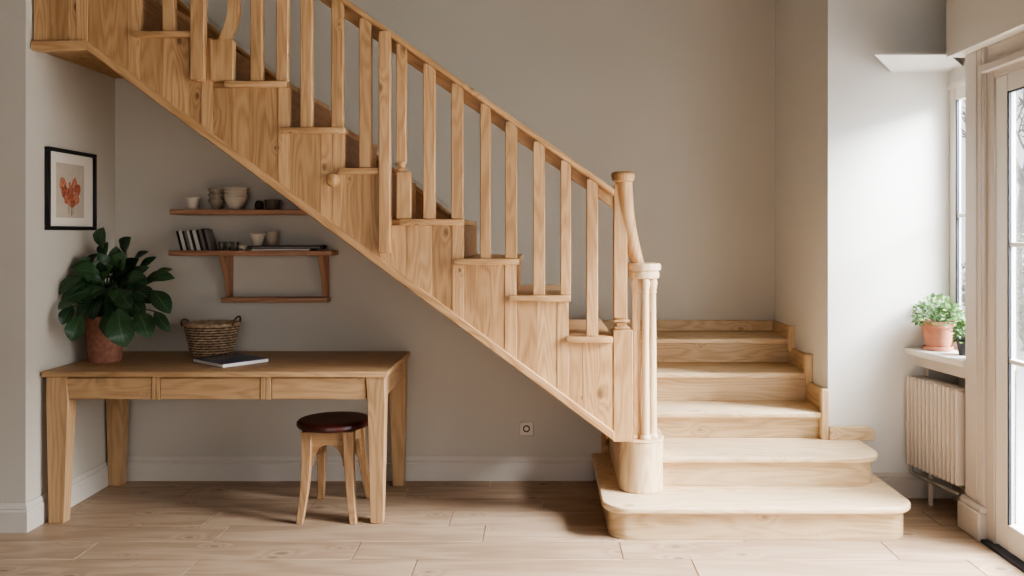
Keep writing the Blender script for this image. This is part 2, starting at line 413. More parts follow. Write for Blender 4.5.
# lower steps, rising away from the camera
low = [  # x0, x1, riser front, back, top z, radius left, radius right
    (.31, 1.755, 4.075, 4.70, .165, .10, .11),
    (.40, 1.715, 4.39, 4.73, .325, .02, .10),
    (.345, 1.557, 4.76, 5.10, .475, 0, 0),
    (.345, 1.557, 5.06, 5.46, .645, 0, 0),
    (.345, 1.557, 5.43, 5.81, .800, 0, 0)]
zp = 0.
for i, (x0, x1, ya, yb, z, rl, rr) in enumerate(low):
    ov = .033
    if i == 0:
        # bottom tread runs back along the open side to the wall
        out = [(x0 - ov, 5.055)] + rounded(x0 - ov, x1 + ov, ya - ov, 4.725, rl + ov, rr + ov)[1:] + [(.9, 4.725), (.9, 5.055)]
        rout = [(x0, 5.05)] + rounded(x0, x1, ya, 4.72, rl, rr)[1:] + [(.9, 4.72), (.9, 5.05)]
        obj('riser', B().prism(rout, 'z', 0, z - .034, bev=.002, tint=.05), M['oak_lit'], st)
        obj('tread', B().prism(out, 'z', z - .034, z, bev=.011, seg=3, tint=.8), M['oak_lit'], st)
    elif i == 1:
        obj('riser', B().prism(rounded(x0, x1, ya, 4.79, rl, rr)[:-1] + [(x1, 4.725), (1.56, 4.725), (1.56, 4.79)], 'z', zp, z - .034, bev=.002, tint=.05), M['oak_lit'], st)
        obj('tread', B().prism(rounded(x0, x1 + ov, ya - ov, 4.79, rl, rr + ov)[:-1] + [(x1 + ov, 4.725), (1.56, 4.725), (1.56, 4.79)], 'z', z - .034, z, bev=.011, seg=3, tint=.8), M['oak_lit'], st)
    else:
        obj('riser', B().box(x0, x1, ya, ya + .02, zp, z - .03, bev=.002, tint=.05), M['oak_lit'], st)
        obj('tread', B().box(x0, x1, ya - ov, yb, z - .034, z, bev=.010, seg=3, tint=.8), M['oak_lit'], st)
    zp = z

# stepped skirting on the walls beside the lower steps
obj('wall_skirting', B().prism([(5.815, .60), (5.815, .875), (5.37, .875), (5.37, .745), (5.01, .745), (5.01, .595), (4.725, .595), (4.725, .30), (5.1, .30), (5.4, .5)],
                               'x', 1.553, 1.574, grain='y', bev=.004, tint=.05), M['oak_lit'], st)
obj('wall_skirting', B().box(-.135, 1.553, 5.793, 5.815, .801, .875, bev=.004, tint=.0), M['oak_lit'], st)
obj('wall_skirting', B().prism([(1.575, .322), (1.575, .40), (1.79, .40), (1.815, .39), (1.825, .37), (1.825, .322)], 'y', 4.70, 4.727, bev=.004, tint=.1), M['oak_lit'], st)
for (ya, za, zb) in ((5.35, .745, .885), (4.99, .595, .755), (4.71, .325, .605)):   # end blocks of each skirting step
    obj('skirting_block', B().box(1.535, 1.576, ya, ya + .045, za - .02, zb, grain='z', bev=.005, tint=.3), M['oak_lit'], st)

# upper flight: treads (photo px of left end, right end, y of the top edge) at the front string
YS = 4.24
fl = [(566, 613, 337), (509, 571, 295.5), (454, 519, 258.6), (399, 463.5, 219), (338, 381, 167.7), (280, 344, 127), (223, 286, 80.5), (133, 193, 30.5)]
SF = F / 4.205
T = []
for a, c, y in fl: T.append([(a - CX) / SF, (c - CX) / SF, H - (y - CY) / SF])
T += [[-2.32, -2.02, 2.70], [-2.552, -2.28, 2.92]]
RX = [None, .118, -.142, -.405, -.765, -1.0, -1.272, -1.655, -2.02, -2.28]       # riser faces of each tread
RX[0] = .335
# side of the upper flight: vertical boards cut to the stepped outline
brk = set()
x = -2.552
while x < .343: brk.add(round(x, 3)); x += random.uniform(.075, .15)
brk = {b for b in brk if all(abs(b - r) > .035 for r in RX) and all(abs(b - (r - .058)) > .03 for r in RX)}
brk |= {r for r in RX} | {round(r - .058, 3) for r in RX[1:]} | {.344, -2.552}
brk = sorted(b for b in brk if -2.56 < b < .35)
def topz(xm):
    z = T[0][2]
    for r, t in zip(RX[1:], T[1:]):
        if xm < r: z = t[2]
    return z - .03
sb = B()
for a, c in zip(brk, brk[1:]):
    if c - a < .006: continue
    zt = topz((a + c) / 2)
    lo = [(a, under(a) + .012), (c, under(c) + .012)]
    if a < -2.28 < c: lo.insert(1, (-2.28, under(-2.28) + .012))
    edge = any(abs(c - r) < .002 for r in RX[1:])
    sb.prism(lo + [(c - .0004, zt), (a + .0004, zt)], 'y', YS - (.004 if edge else random.uniform(0, .0015)), YS + .03, grain='z', bev=.0015, tint=(random.uniform(.6, 1) if edge else random.random()))
obj('outer_string', sb, M['oak'], st)
for x0, x1, z0, z1 in ((-2.28, .344, under(-2.28), under(.344)), (-2.554, -2.28, 2.385, 2.385)):
    obj('string_trim', B().prism([(x0, z0 - .004), (x1, z1 - .004), (x1, z1 + .044), (x0, z0 + .044)], 'y', YS - .02, YS + .04, bev=.004,
                                 grain=Vector((1, 0, -SL)).normalized() if z0 != z1 else 'x', tint=.6), M['oak'], st)
obj('soffit', B().prism([(-2.28, 2.392), (.34, under(.34) + .01), (.34, under(.34) + .04), (-2.28, 2.43)], 'y', YS + .03, YP2, bev=0, tint=.2)
    .box(-2.555, -2.28, YS + .03, YP2, 2.392, 2.43, grain='y', bev=0, tint=.1), M['oak'], st)
for i, (x0, x1, z) in enumerate(T):
    xl = RX[i + 1] - .03 if i + 1 < len(RX) else x0
    fx = x0 if i != 4 else x0
    tb = B().prism([(max(xl, -2.55), 5.055), (max(xl, -2.55), YS + .02), (fx, YS + .02), (fx, 4.207), (x1, 4.207), (x1, 5.055)] if fx > xl + .002 else
                   [(fx, 5.055), (fx, 4.207), (x1, 4.207), (x1, 5.055)], 'z', z - .031, z, grain='x', bev=.006, seg=2, tint=.6)
    obj('tread', tb, M['oak'], st)
    if i:
        obj('riser', B().box(RX[i] - .02, RX[i], YS + .025, 5.05, T[i - 1][2], z - .03, grain='y', bev=.001, tint=.3), M['oak_shade'], st)
obj('riser', B().box(.318, .338, YS + .03, 5.05, .79, T[0][2] - .03, grain='y', bev=.001, tint=.2), M['oak'], st)
obj('side_panel', B().box(.338, .352, 4.75, 5.81, .32, T[0][2] - .035, grain='y', bev=.002, tint=.6), M['oak'], st)
YT = 5.06
struct('wall_under_stairs', B().prism([(XL, 0), (.335, 0), (.335, .80), (RX[2], .80), (RX[2], 1.0), (-.45, 1.0), (-.45, WSL(-.45)), (XL, WSL(XL))], 'y', YP2, YB, bev=0), M['wall'])
obj('side_panel', B().box(.335, .43, 5.05, 5.075, .14, .46, grain='z', bev=0, tint=.5), M['oak'], st)
# string on the wall side
gw = Vector((1, 0, -.784)).normalized()
obj('wall_string', B().prism([(-2.55, WSL(-2.55)), (-.44, WSL(-.44)), (-.40, WSL(-.40) - .10), (-.44, WSL(-.44) - .30), (-2.55, WSL(-2.55) - .45)], 'y', 5.035, 5.06, bev=.003, grain=gw, tint=.3), M['oak_shade'], st)
obj('string_moulding', B().prism([(-2.55, WSL(-2.55) - .01), (-.42, WSL(-.42) - .01), (-.42, WSL(-.42) + .016), (-2.55, WSL(-2.55) + .016)], 'y', 5.022, 5.066, bev=.004, grain=gw, tint=.3), M['oak'], st)
obj('peg', B().lathe([(.034, 0), (.036, .01), (.030, .024), (.016, .032), (.0005, .034)], seg=20, tint=.8, xf=Matrix.Translation(((332 - CX) / SF, YS, H - (179.5 - CY) / SF)) @ Matrix.Rotation(math.pi / 2, 4, 'X')), M['oak'], st)
# handrail
YR = 4.265
SR = F / 4.24
rz = lambda x: 1.477 - (187.6 - CY) / SR + .71 * ((612 - CX) / SR - x)
gr = Vector((1, 0, -.71)).normalized()
xa, xb = -2.5, (614 - CX) / SR
hr = obj('handrail', B().prism([(xa, rz(xa)), (xb, rz(xb)), (xb, rz(xb) - .036), (xa, rz(xa) - .036)], 'y', YR - .05, YR + .04, grain=gr, bev=.010, seg=3, tint=.6), M['oak'], st)
obj('rail_board', B().prism([(xa, rz(xa) - .034), (xb, rz(xb) - .034), (xb, rz(xb) - .098), (xa, rz(xa) - .098)], 'y', YR + .004, YR + .03, grain=gr, bev=.002, tint=.05), M['oak'], st)

# balusters: photo px left edge, right edge, y of the foot, sort
bal = [(162, 174, 30, 's'), (192, 206, 81, 'hang'), (221, 234, 40, 'wave'), (250, 262, 80.5, 's'), (276, 288, 80.5, 's'), (300, 312, 127, 's'), (331, 343, 127, 's'),
       (359, 371, 168, 's'), (379.5, 391, 253, 'hang'), (396, 406, 172, 'turn'), (423, 435, 219, 's'), (451, 463, 219, 's'), (480, 490.5, 258.6, 's'),
       (505, 517, 258.6, 's'), (533, 545, 295.5, 's'), (560.5, 571, 295.5, 's'), (586.5, 598, 337, 's')]
for a, c, yb, kind in bal:
    D = 4.222; s = F / D
    x0, x1 = (a - CX) / s, (c - CX) / s; xm = (x0 + x1) / 2; hw = (x1 - x0) / 2
    zt = rz(xm) - .028
    zb = H - (yb - CY) / s
    d0, d1 = D, D + .042
    if kind == 'hang': d0, d1 = 4.196, 4.241
    else:                                                    # foot exactly on its tread
        zb = min((t[2] for t in T), key=lambda z: abs(z - zb)) if kind == 's' else zb
    b = B()
    if kind == 'wave':
        zs = [zb + (zt - zb) * k / 24 for k in range(25)]
        def off(z): return .030 * math.sin((z - zb) * 15 - .9) * math.exp(-(z - zb) * 1.5) + .004
        b.loft([[(xm + off(z) - hw * .85, d0, z), (xm + off(z) + hw * .85, d0, z), (xm + off(z) + hw * .85, d1, z), (xm + off(z) - hw * .85, d1, z)] for z in zs], tint=.5)
        o = obj('baluster', b, M['oak'], st)
        obj('block', B().box((210 - CX) / s, (233 - CX) / s, d0 - .004, d1 + .004, T[6][2], zb + .002, grain='z', bev=.004, tint=.6), M['oak'], o)
    elif kind == 'turn':
        b.box(x0, x1, d0, d1, zb + .05, zt, grain='z', bev=.004, tint=.55)
        ym = (d0 + d1) / 2
        b.lathe([(.018, 0), (.026, .006), (.028, .012), (.024, .018), (.018, .024), (.02, .034), (.024, .042), (.022, .052)], (xm, ym, zb), tint=.5)
        o = obj('baluster', b, M['oak'], st)
        obj('block', B().box((396.5 - CX) / s, (411 - CX) / s, d0 - .006, d1 + .006, T[3][2], zb + .001, grain='z', bev=.004, tint=.6), M['oak'], o)
    else:
        b.box(x0, x1, d0, d1, zb, zt, grain='z', bev=.004, tint=random.uniform(.35, .9))
        obj('baluster', b, M['oak'], st)

# newel: square post on a base, drum, cluster of thin columns, swept cap
nx = lambda px, D=4.28: (px - CX) / (F / D)
nz = lambda py, D=4.28: H - (py - CY) / (F / D)
x0, x1 = nx(612.5), nx(632)
nw = obj('newel_post', B().box(nx(613.5), nx(627), 4.262, 4.33, nz(318), nz(184), grain='z', bev=.004, tint=.45), M['oak'], st)
obj('post_base', B().box(x0, x1, 4.236, 4.34, nz(440), nz(329), grain='z', bev=.004, tint=.6), M['oak'], nw)
cb = B()
for k, (g, za, zb) in enumerate(((.0, 329, 326), (-.012, 326, 322), (.002, 322, 319), (-.008, 319, 316))):
    cb.box(nx(614) - g, nx(629) + g, 4.258 - g, 4.335 + g, nz(za), nz(zb), grain='z', bev=.004, tint=.5)
obj('collar', cb, M['oak'], nw)
dx, dy, dr = .492, 4.36, .112
zd0, zd1 = .166, .432
outl = [(dx - dr, 5.055), (dx - dr, dy)] + [(dx - dr * math.cos(a), dy - dr * math.sin(a)) for a in [math.pi * i / 20 for i in range(1, 20)]] + [(dx + dr, dy), (dx + dr, 4.52), (dx - dr + .04, 4.52), (dx - dr + .04, 5.055)]
obj('newel_drum', B().prism(outl, 'z', zd0, zd1 - .012, grain='z', bev=.003, tint=.75), M['oak_lit'], st)
obj('drum_cap', B().prism([(dx + (px - dx) * 1.05, dy + (py - dy) * 1.05) for px, py in outl], 'z', zd1 - .014, zd1, grain='x', bev=.005, tint=.75), M['oak_lit'], st)
cx, cy = .503, 4.335
ctop = nz(278.5, 4.32)
for a in (200, 275, 350, 60, 130):
    px, py = cx + .046 * math.cos(math.radians(a)), cy + .046 * math.sin(math.radians(a))
    h = ctop - zd1
    obj('column', B().lathe([(.028, 0), (.03, .008), (.028, .016), (.021, .024), (.0215, .05), (.019, h * .5), (.017, h - .075), (.021, h - .07), (.017, h - .06), (.021, h - .045), (.025, h - .02), (.02, h - .006), (.02, h)],
                            (px, py, zd1), seg=16, tint=.7), M['oak_lit'], st)
obj('column_cap', B().lathe([(.068, 0), (.078, .004), (.08, .012), (.08, .03), (.074, .036), (.078, .04), (.086, .044), (.088, .055), (.088, .068), (.082, .077), (.06, .08)], (cx, cy, ctop), seg=36, tint=.7), M['oak_lit'], st)
path = []
ctrl = [((623.6, 174), .046), ((624, 184), .043), ((625.0, 197), .042), ((626.3, 212), .041), ((628.6, 228), .041), ((632.2, 244), .039), ((636, 256), .034), ((638.6, 264), .031), ((639.5, 268), .031)]
pts = []; rads = []
for k, ((px, py), r) in enumerate(ctrl):
    q = W(px, py, 4.27 + .03 * k / 8); pts.append((q.x, 4.275 + .05 * k / 8, q.z)); rads.append(r)
obj('swept_rail_end', B().tube(pts, rads, seg=24, tint=.65), M['oak'], st)
q = W(623, 176, 4.27)
obj('newel_cap', B().lathe([(.046, -.03), (.055, -.024), (.058, -.012), (.060, .0), (.060, .010), (.055, .017), (.045, .021), (.0005, .022)], (q.x, 4.275, q.z), seg=32, tint=.2), M['oak'], st)

# ------------------------------------------------------------------ desk
dk = thing('desk', 'long oak desk with three drawers standing under the staircase', 'desk', (-1.67, 4.66, 0))
DX0, DX1, DY0, DY1, DZ = -2.545, -.798, 4.292, 5.035, .772
obj('desktop', B().box(DX0, DX1, DY0, DY1, DZ - .03, DZ, grain='x', bev=.005, seg=2, tint=.6), M['desk'], dk)
def leg(xo, sgn, y0, front, wm=.116, w0=.088):
    """tapered leg: outer face straight, inner face splayed at the top"""
    o2 = .012 * sgn
    secs = []
    for z, w, sh in ((0, w0, o2), (.62, wm, 0.), (DZ - .03, min(.10, wm + .008), 0.)):
        a, c = sorted((xo + sh, xo + sgn * w + (sh * .2)))
        d = .062 + .02 * z / .73
        ya, yb = (y0, y0 + d) if front else (y0 - d, y0)
        secs.append([(a, ya, z), (c, ya, z), (c, yb, z), (a, yb, z)])
    return B().loft(secs, grain='z', bev=.003, tint=random.uniform(.5, .9))
obj('leg', leg(DX0 + .018, 1, DY0 + .012, True, .112, .086), M['desk'], dk)
obj('leg', leg(DX1 - .012, -1, DY0 + .012, True, .090, .072), M['desk'], dk)
obj('leg', leg(DX0 - .006, 1, DY1 - .03, False, .108, .084), M['desk'], dk)
obj('leg', leg(DX1 - .012, -1, DY1 - .03, False, .096, .074), M['desk'], dk)
s = F / 4.31
fx = lambda px: (px - CX) / s
zd, zu = DZ - .03 - .002, .628
for a, c in ((66.5, 151.5), (160, 260), (271.5, 365.5)):
    o = obj('drawer', B().box(fx(a), fx(c), DY0 + .02, DY0 + .42, zu, zd - .004, grain='x', bev=.003, tint=random.uniform(.3, .8)), M['desk'], dk)
for a, c in ((152, 155.5), (156, 159.5), (260.5, 265.5), (266, 271)):
    obj('drawer_divider', B().box(fx(a), fx(c), DY0 + .016, DY0 + .45, zu - .002, DZ - .032, grain='z', bev=.002, tint=.5), M['desk'], dk)
obj('side_apron', B().box(DX1 - .05, DX1 - .022, DY0 + .07, DY1 - .08, zu, DZ - .032, grain='y', bev=.002, tint=.5), M['desk'], dk)
obj('side_apron', B().box(DX0 + .03, DX0 + .055, DY0 + .07, DY1 - .08, zu, DZ - .032, grain='y', bev=.002, tint=.5), M['desk'], dk)
obj('back_apron', B().box(DX0 + .05, DX1 - .05, DY1 - .07, DY1 - .045, zu, DZ - .032, grain='x', bev=.002, tint=.4), M['desk'], dk)

# ------------------------------------------------------------------ stool
SX, SY = -1.118, 4.51
sl = thing('stool', 'low round stool with dark red-brown seat tucked beside the desk leg', 'stool', (SX, SY, 0))
obj('seat', B().lathe([(.175, .450), (.188, .455), (.194, .466), (.192, .479), (.183, .487), (.16, .490), (.09, .486), (.0005, .484)], (SX, SY, 0), seg=48), M['seat'], sl)
tops, feet = [], []
for sx_, sy_ in ((-1, -1), (1, -1), (1, 1), (-1, 1)):
    ft = Vector((SX + .012 + sx_ * .136, SY + sy_ * .202, 0)); tp = Vector((SX + sx_ * .108, SY + sy_ * .125, .45))
    tops.append(tp); feet.append(ft)
    secs = []
    for q, w in ((0, .017), (.35, .020), (.7, .024), (1, .028)):
        c = ft.lerp(tp, q)
        c += Vector((sx_, sy_, 0)) * (-.010 * math.sin(math.pi * q))
        secs.append([(c.x - w, c.y - w, c.z), (c.x + w, c.y - w, c.z), (c.x + w, c.y + w, c.z), (c.x - w, c.y + w, c.z)])
    obj('leg', B().loft(secs, bev=.003, tint=random.uniform(.5, .9)), M['stool'], sl)
for k in range(4):                                       # arched aprons between the legs
    a, c = tops[k], tops[(k + 1) % 4]
    alongx = k % 2 == 0
    lo, hi = (sorted((a.x, c.x)) if alongx else sorted((a.y, c.y)))
    lo -= .02; hi += .02
    m = (lo + hi) / 2; r = (hi - lo) / 2
    pl = [(lo, .45), (lo, .27)] + [(m - (r - .05) * math.cos(t), .27 + .11 * math.sin(t)) for t in [math.pi * i / 14 for i in range(15)]] + [(hi, .27), (hi, .45)]
    e = a.y if alongx else a.x
    obj('arched_apron', B().prism(pl, 'y' if alongx else 'x', e - .011, e + .011, grain='x' if alongx else 'y', bev=.002, tint=.3), M['stool'], sl)

# ------------------------------------------------------------------ wall shelves
YF = 4.895
u = single('wall_shelf', B().box(-2.165, -1.33, YF, YP2, 1.577, 1.607, bev=.006, seg=2, tint=.5), M['shelf'], (-1.75, 5.0, 1.577),
           'narrow reddish wooden shelf holding bowls, the higher of the two on the wall', 'shelf')
lw = thing('wall_shelf', 'bracketed wooden shelf with lower rail, holding leaning books and cups', 'shelf', (-1.68, 5.05, 1.1))
obj('shelf_board', B().box(-2.172, -1.228, YF, YP2, 1.340, 1.370, bev=.006, seg=2, tint=.5), M['shelf'], lw)
for xx in (-1.868, -1.298):
    obj('bracket', B().prism([(YF + .015, 1.340), (5.055, 1.340), (5.055, 1.093), (5.015, 1.093), (4.99, 1.20), (YF + .02, 1.318)], 'x', xx - .016, xx + .016, grain='z', bev=.003, tint=.6), M['shelf'], lw)
obj('lower_rail', B().box(-1.895, -1.272, 4.965, YP2, 1.065, 1.093, bev=.005, seg=2, tint=.4), M['shelf'], lw)

def bowl_prof(r, h, t=.004, foot=.45):
    o = [(r * foot, 0), (r * (foot + .03), .005)] + [(r * (foot + .03 + (.95 - foot) * q ** .8), .005 + (h - .009) * q) for q in (.25, .5, .75, 1)] + [(r, h - .007), (r + .002, h - .003), (r, h)]
    i = [(rr - t, z) for rr, z in reversed(o[2:])] + [(r * foot * .8, .010), (.0005, .010)]
    return o + i
def cup_prof(r0, r1, h, t=.004):
    return [(r0 * .9, 0), (r0, .004), (r0 + (r1 - r0) * .5, h * .5), (r1, h - .002), (r1 - t * .5, h), (r1 - t, h - .002), (r0 + (r1 - r0) * .5 - t, h * .5), (r0 - t, .008), (.0005, .007)]
def pot(name, prof, loc, mat, label, cat, group=None):
    return single(name, B().lathe(prof, loc, seg=32), M[mat], loc, label, cat, group)
U = 1.607
pot('cup', cup_prof(.033, .040, .072), (-2.062, 4.97, U), 'ceramic_white', 'small plain cup, first item from the left on the upper shelf', 'cup')
names = ['bottom', 'second', 'third', 'top']
words_ = ['lowest bowl of the narrow grey stack beside the cup on upper shelf', 'middle bowl of the narrow grey stack beside the cup on upper shelf', 'uppermost bowl of the narrow grey stack beside the cup on upper shelf']
for k in range(3):
    pot('bowl', bowl_prof(.050, .062), (-1.930, 5.0, U + k * .031), 'ceramic', words_[k], 'bowl', 'narrow stack of grey bowls')
words_ = ['lowest bowl of the wide pale stack at the middle of upper shelf', 'second bowl from below in the wide pale stack on upper shelf', 'third bowl from below in the wide pale stack on upper shelf', 'uppermost bowl of the wide pale stack at the middle of upper shelf']
for k in range(4):
    pot('bowl', bowl_prof(.068, .075), (-1.807, 4.965, U + k * .0185), 'ceramic_white', words_[k], 'bowl', 'wide stack of pale bowls')
pot('jar', [(.02, 0), (.024, .006), (.025, .035), (.02, .045), (.017, .05), (.012, .054), (.0005, .055)], (-1.675, 4.98, U), 'ceramic_dark', 'small black jar between stacked bowls and dark dish on upper shelf', 'jar')
pot('dish', bowl_prof(.047, .058, foot=.8), (-1.595, 4.975, U), 'smoke', 'dark smoky dish, last item on the right of the upper shelf', 'dish')

# leaning books on the lower shelf
L = 1.370
bk = [('spine_black', .012, .118), ('spine_white', .016, .122), ('spine_black', .010, .118), ('spine_grey', .012, .121), ('spine_white', .012, .120), ('spine_black', .014, .124),
      ('spine_white', .018, .124), ('spine_black', .013, .126), ('spine_grey', .013, .130), ('spine_black', .014, .132), ('spine_grey', .012, .128)]
bl = ['thin black book leaning at the far left of the lower shelf', 'white-spined book leaning second from left on lower shelf', 'slim black book leaning third from left on lower shelf',
      'grey-spined book leaning fourth from left on lower shelf', 'slim white-spined book leaning fifth from left on lower shelf', 'black book leaning sixth from left, between two white spines',
      'thickest white-spined book leaning seventh from left on lower shelf', 'black book leaning just right of the thickest white spine', 'grey-spined book leaning third from the right end of the row',
      'tall black book leaning second from the right end of the row', 'grey-spined book leaning at the right end nearest the glasses']
th = math.radians(14.5)
xx = -2.113
for (mt, w, h), lab in zip(bk, bl):
    # built upright at the origin with its lower right edge on the shelf, then tilted to the left
    bt = thing('book', lab, 'book', (xx + 1.12 * w / math.cos(th), 4.93, L), 'books leaning on the lower shelf')
    w *= 1.12
    b0 = B().box(-w, -w + .0016, 0, .085, 0, h, grain='z', bev=.0004).box(-.0016, 0, 0, .085, 0, h, grain='z', bev=.0004).box(-w, 0, 0, .0016, 0, h, grain='z', bev=.0004)
    c_ = obj('cover', b0, M[mt]); c_.parent = bt
    p_ = obj('pages', B().box(-w + .0017, -.0017, .002, .083, .002, h - .002, bev=0), M['pages']); p_.parent = bt
    bt.rotation_euler = (0, -th, 0)
    xx += w / math.cos(th) + .0012
for k, (gx, lab) in enumerate(((-1.885, 'small grey tumbler right beside the leaning books'), (-1.845, 'small grey tumbler in the middle of the three'), (-1.805, 'small grey tumbler farthest from the leaning books'))):
    pot('tumbler', cup_prof(.015, .019, .05, .002), (gx, 4.955, L), 'smoke', lab, 'glass', 'three tumblers on the lower shelf')
pot('small_bowl', bowl_prof(.028, .03), (-1.757, 4.945, L), 'ceramic_white', 'tiny pale bowl on the lower shelf left of the flat magazines', 'bowl')
mg = thing('magazine', 'pale magazine lying flat under the dark one on lower shelf', 'magazine', (-1.5, 4.97, L), 'magazines lying on the lower shelf')
obj('pages', B().box(-1.695, -1.36, 4.905, 5.045, L + .001, L + .009, bev=.001), M['pages'], mg)
obj('cover', B().box(-1.697, -1.358, 4.903, 5.046, L, L + .0015, bev=0).box(-1.697, -1.358, 4.903, 5.046, L + .0085, L + .010, bev=0), M['spine_grey'], mg)
mg = thing('magazine', 'black magazine lying on top of the pale one on lower shelf', 'magazine', (-1.5, 4.97, L + .010), 'magazines lying on the lower shelf')
obj('pages', B().box(-1.69, -1.30, 4.905, 5.045, L + .0125, L + .0245, bev=.001), M['spine_grey'], mg)
obj('cover', B().box(-1.715, -1.297, 4.903, 5.046, L + .010, L + .0125, bev=0).box(-1.715, -1.297, 4.903, 5.046, L + .0215, L + .028, bev=0), M['spine_black'], mg)
pot('bowl', bowl_prof(.048, .07, foot=.55), (-1.682, 4.975, L + .028), 'ceramic_white', 'pale bowl standing on the magazines of the lower shelf', 'bowl')
pot('cup', cup_prof(.027, .039, .085), (-1.600, 4.985, L + .028), 'ceramic', 'tall grey cup standing on magazines beside the pale bowl', 'cup')

# ------------------------------------------------------------------ picture on the left wall
pf = thing('framed_picture', 'black-framed picture of orange flowers hanging on the left wall', 'picture', (XL + .001, 4.61, 1.487))
y0, y1, z0, z1 = 4.345, 4.812, 1.487, 1.915
w = .02
obj('frame', B().box(XL, XL + .024, y0, y1, z0, z0 + w, bev=.002).box(XL, XL + .024, y0, y1, z1 - w, z1, bev=.002)
    .box(XL, XL + .024, y0, y0 + w, z0 + w, z1 - w, bev=.002).box(XL, XL + .024, y1 - w, y1, z0 + w, z1 - w, bev=.002), M['black'], pf)
obj('mat_board', B().box(XL + .002, XL + .010, y0 + w, y1 - w, z0 + w, z1 - w, bev=0), M['mat'], pf)
pr = obj('print', B().box(XL + .008, XL + .0115, 4.433, 4.70, 1.553, 1.842, bev=0), M['paper'], pf)
def petal_patch(cy_, cz_, r, k, seed):
    rnd = random.Random(seed); b = B(); t = bmesh.new()
    vs = [t.verts.new((XL + .0118 + .0002 * k, cy_ + r * (1 + .3 * rnd.uniform(-1, 1)) * math.cos(a), cz_ + r * 1.15 * (1 + .3 * rnd.uniform(-1, 1)) * math.sin(a))) for a in [2 * math.pi * i / 14 for i in range(14)]]
    t.faces.new(vs); b.take(t); return b
fbm = B()
for k, (py_, pz_, r) in enumerate(((4.535, 1.745, .030), (4.552, 1.70, .034), (4.58, 1.66, .032), (4.61, 1.69, .036), (4.645, 1.745, .032), (4.67, 1.71, .034), (4.66, 1.665, .030), (4.625, 1.64, .026), (4.60, 1.735, .02))):
    t = petal_patch(py_ - .043, pz_ - .01, r * .95, k, k)
    for f in t.bm.faces: f.material_index = k % 2
    tmp = bmesh.new(); me_ = bpy.data.meshes.new('tmp'); t.bm.to_mesh(me_); fbm.bm.from_mesh(me_); bpy.data.meshes.remove(me_); t.bm.free()
obj('painted_flower', fbm, [M['petal'], M['petal_dark']], pr)
obj('painted_stalk', B().box(XL + .0115, XL + .0119, 4.572, 4.579, 1.565, 1.64, bev=0).box(XL + .0115, XL + .0119, 4.547, 4.552, 1.575, 1.65, bev=0).box(XL + .0115, XL + .0119, 4.587, 4.591, 1.57, 1.62, bev=0), M['stalk_paint'], pr)

# ------------------------------------------------------------------ potted plant on the desk
PX, PY = -2.405, 4.645
pp = thing('potted_plant', 'large dark-leaved plant in a rough terracotta pot on the desk', 'plant', (PX, PY, DZ))
obj('pot', B().lathe([(.080, 0), (.084, .006), (.099, .225), (.104, .232), (.104, .252), (.100, .256), (.094, .25), (.090, .20), (.0005, .2)], (PX, PY, DZ), seg=40), M['terracotta_dark'], pp)
obj('soil', B().lathe([(.089, .002), (.090, .02), (.06, .028), (.0005, .03)], (PX, PY, DZ + .195), seg=24), M['soil'], pp)
lv = [(240, 110, 245, 28, 55), (255, 170, 262, 85, 60), (340, 150, 350, 65, 85), (300, 205, 325, 125, 65), (235, 262, 280, 175, 60), (360, 180, 418, 122, 38), (380, 215, 448, 142, 40),
      (395, 240, 518, 225, 55), (430, 238, 510, 190, 34), (345, 265, 440, 320, 68), (430, 270, 500, 360, 62), (440, 350, 500, 430, 42), (375, 350, 420, 455, 74), (300, 340, 330, 490, 98),
      (290, 330, 275, 462, 74), (330, 300, 362, 378, 56), (250, 310, 140, 378, 84), (200, 270, 80, 312, 64), (225, 230, 150, 258, 54), (230, 190, 95, 182, 48), (170, 215, 60, 285, 58),
      (200, 170, 155, 148, 32), (135, 315, 70, 345, 48), (125, 330, 85, 402, 48), (160, 365, 120, 466, 64), (250, 240, 120, 228, 52), (230, 125, 165, 192, 38), (290, 225, 400, 292, 64),
      (285, 250, 240, 372, 74), (290, 210, 220, 128, 48), (330, 240, 420, 180, 42), (270, 270, 290, 350, 60), (300, 180, 292, 100, 50), (330, 220, 380, 150, 60), (250, 260, 180, 300, 70),
      (240, 290, 205, 385, 66), (310, 270, 350, 340, 70), (200, 240, 110, 280, 55), (260, 200, 200, 165, 52), (350, 290, 400, 375, 60)]
for k in range(22):
    a_ = random.uniform(0, 6.28); q_ = random.uniform(.2, 1)
    bx_, by_ = 275 + 60 * math.cos(a_) * q_, 250 + 70 * math.sin(a_) * q_
    ln = random.uniform(75, 110)
    lv.append((bx_, by_, bx_ + ln * math.cos(a_ + random.uniform(-.4, .4)), by_ + ln * math.sin(a_) * .8 + 15, random.uniform(45, 70)))
fo, sm = B(), B()
rnd = random.Random(3)
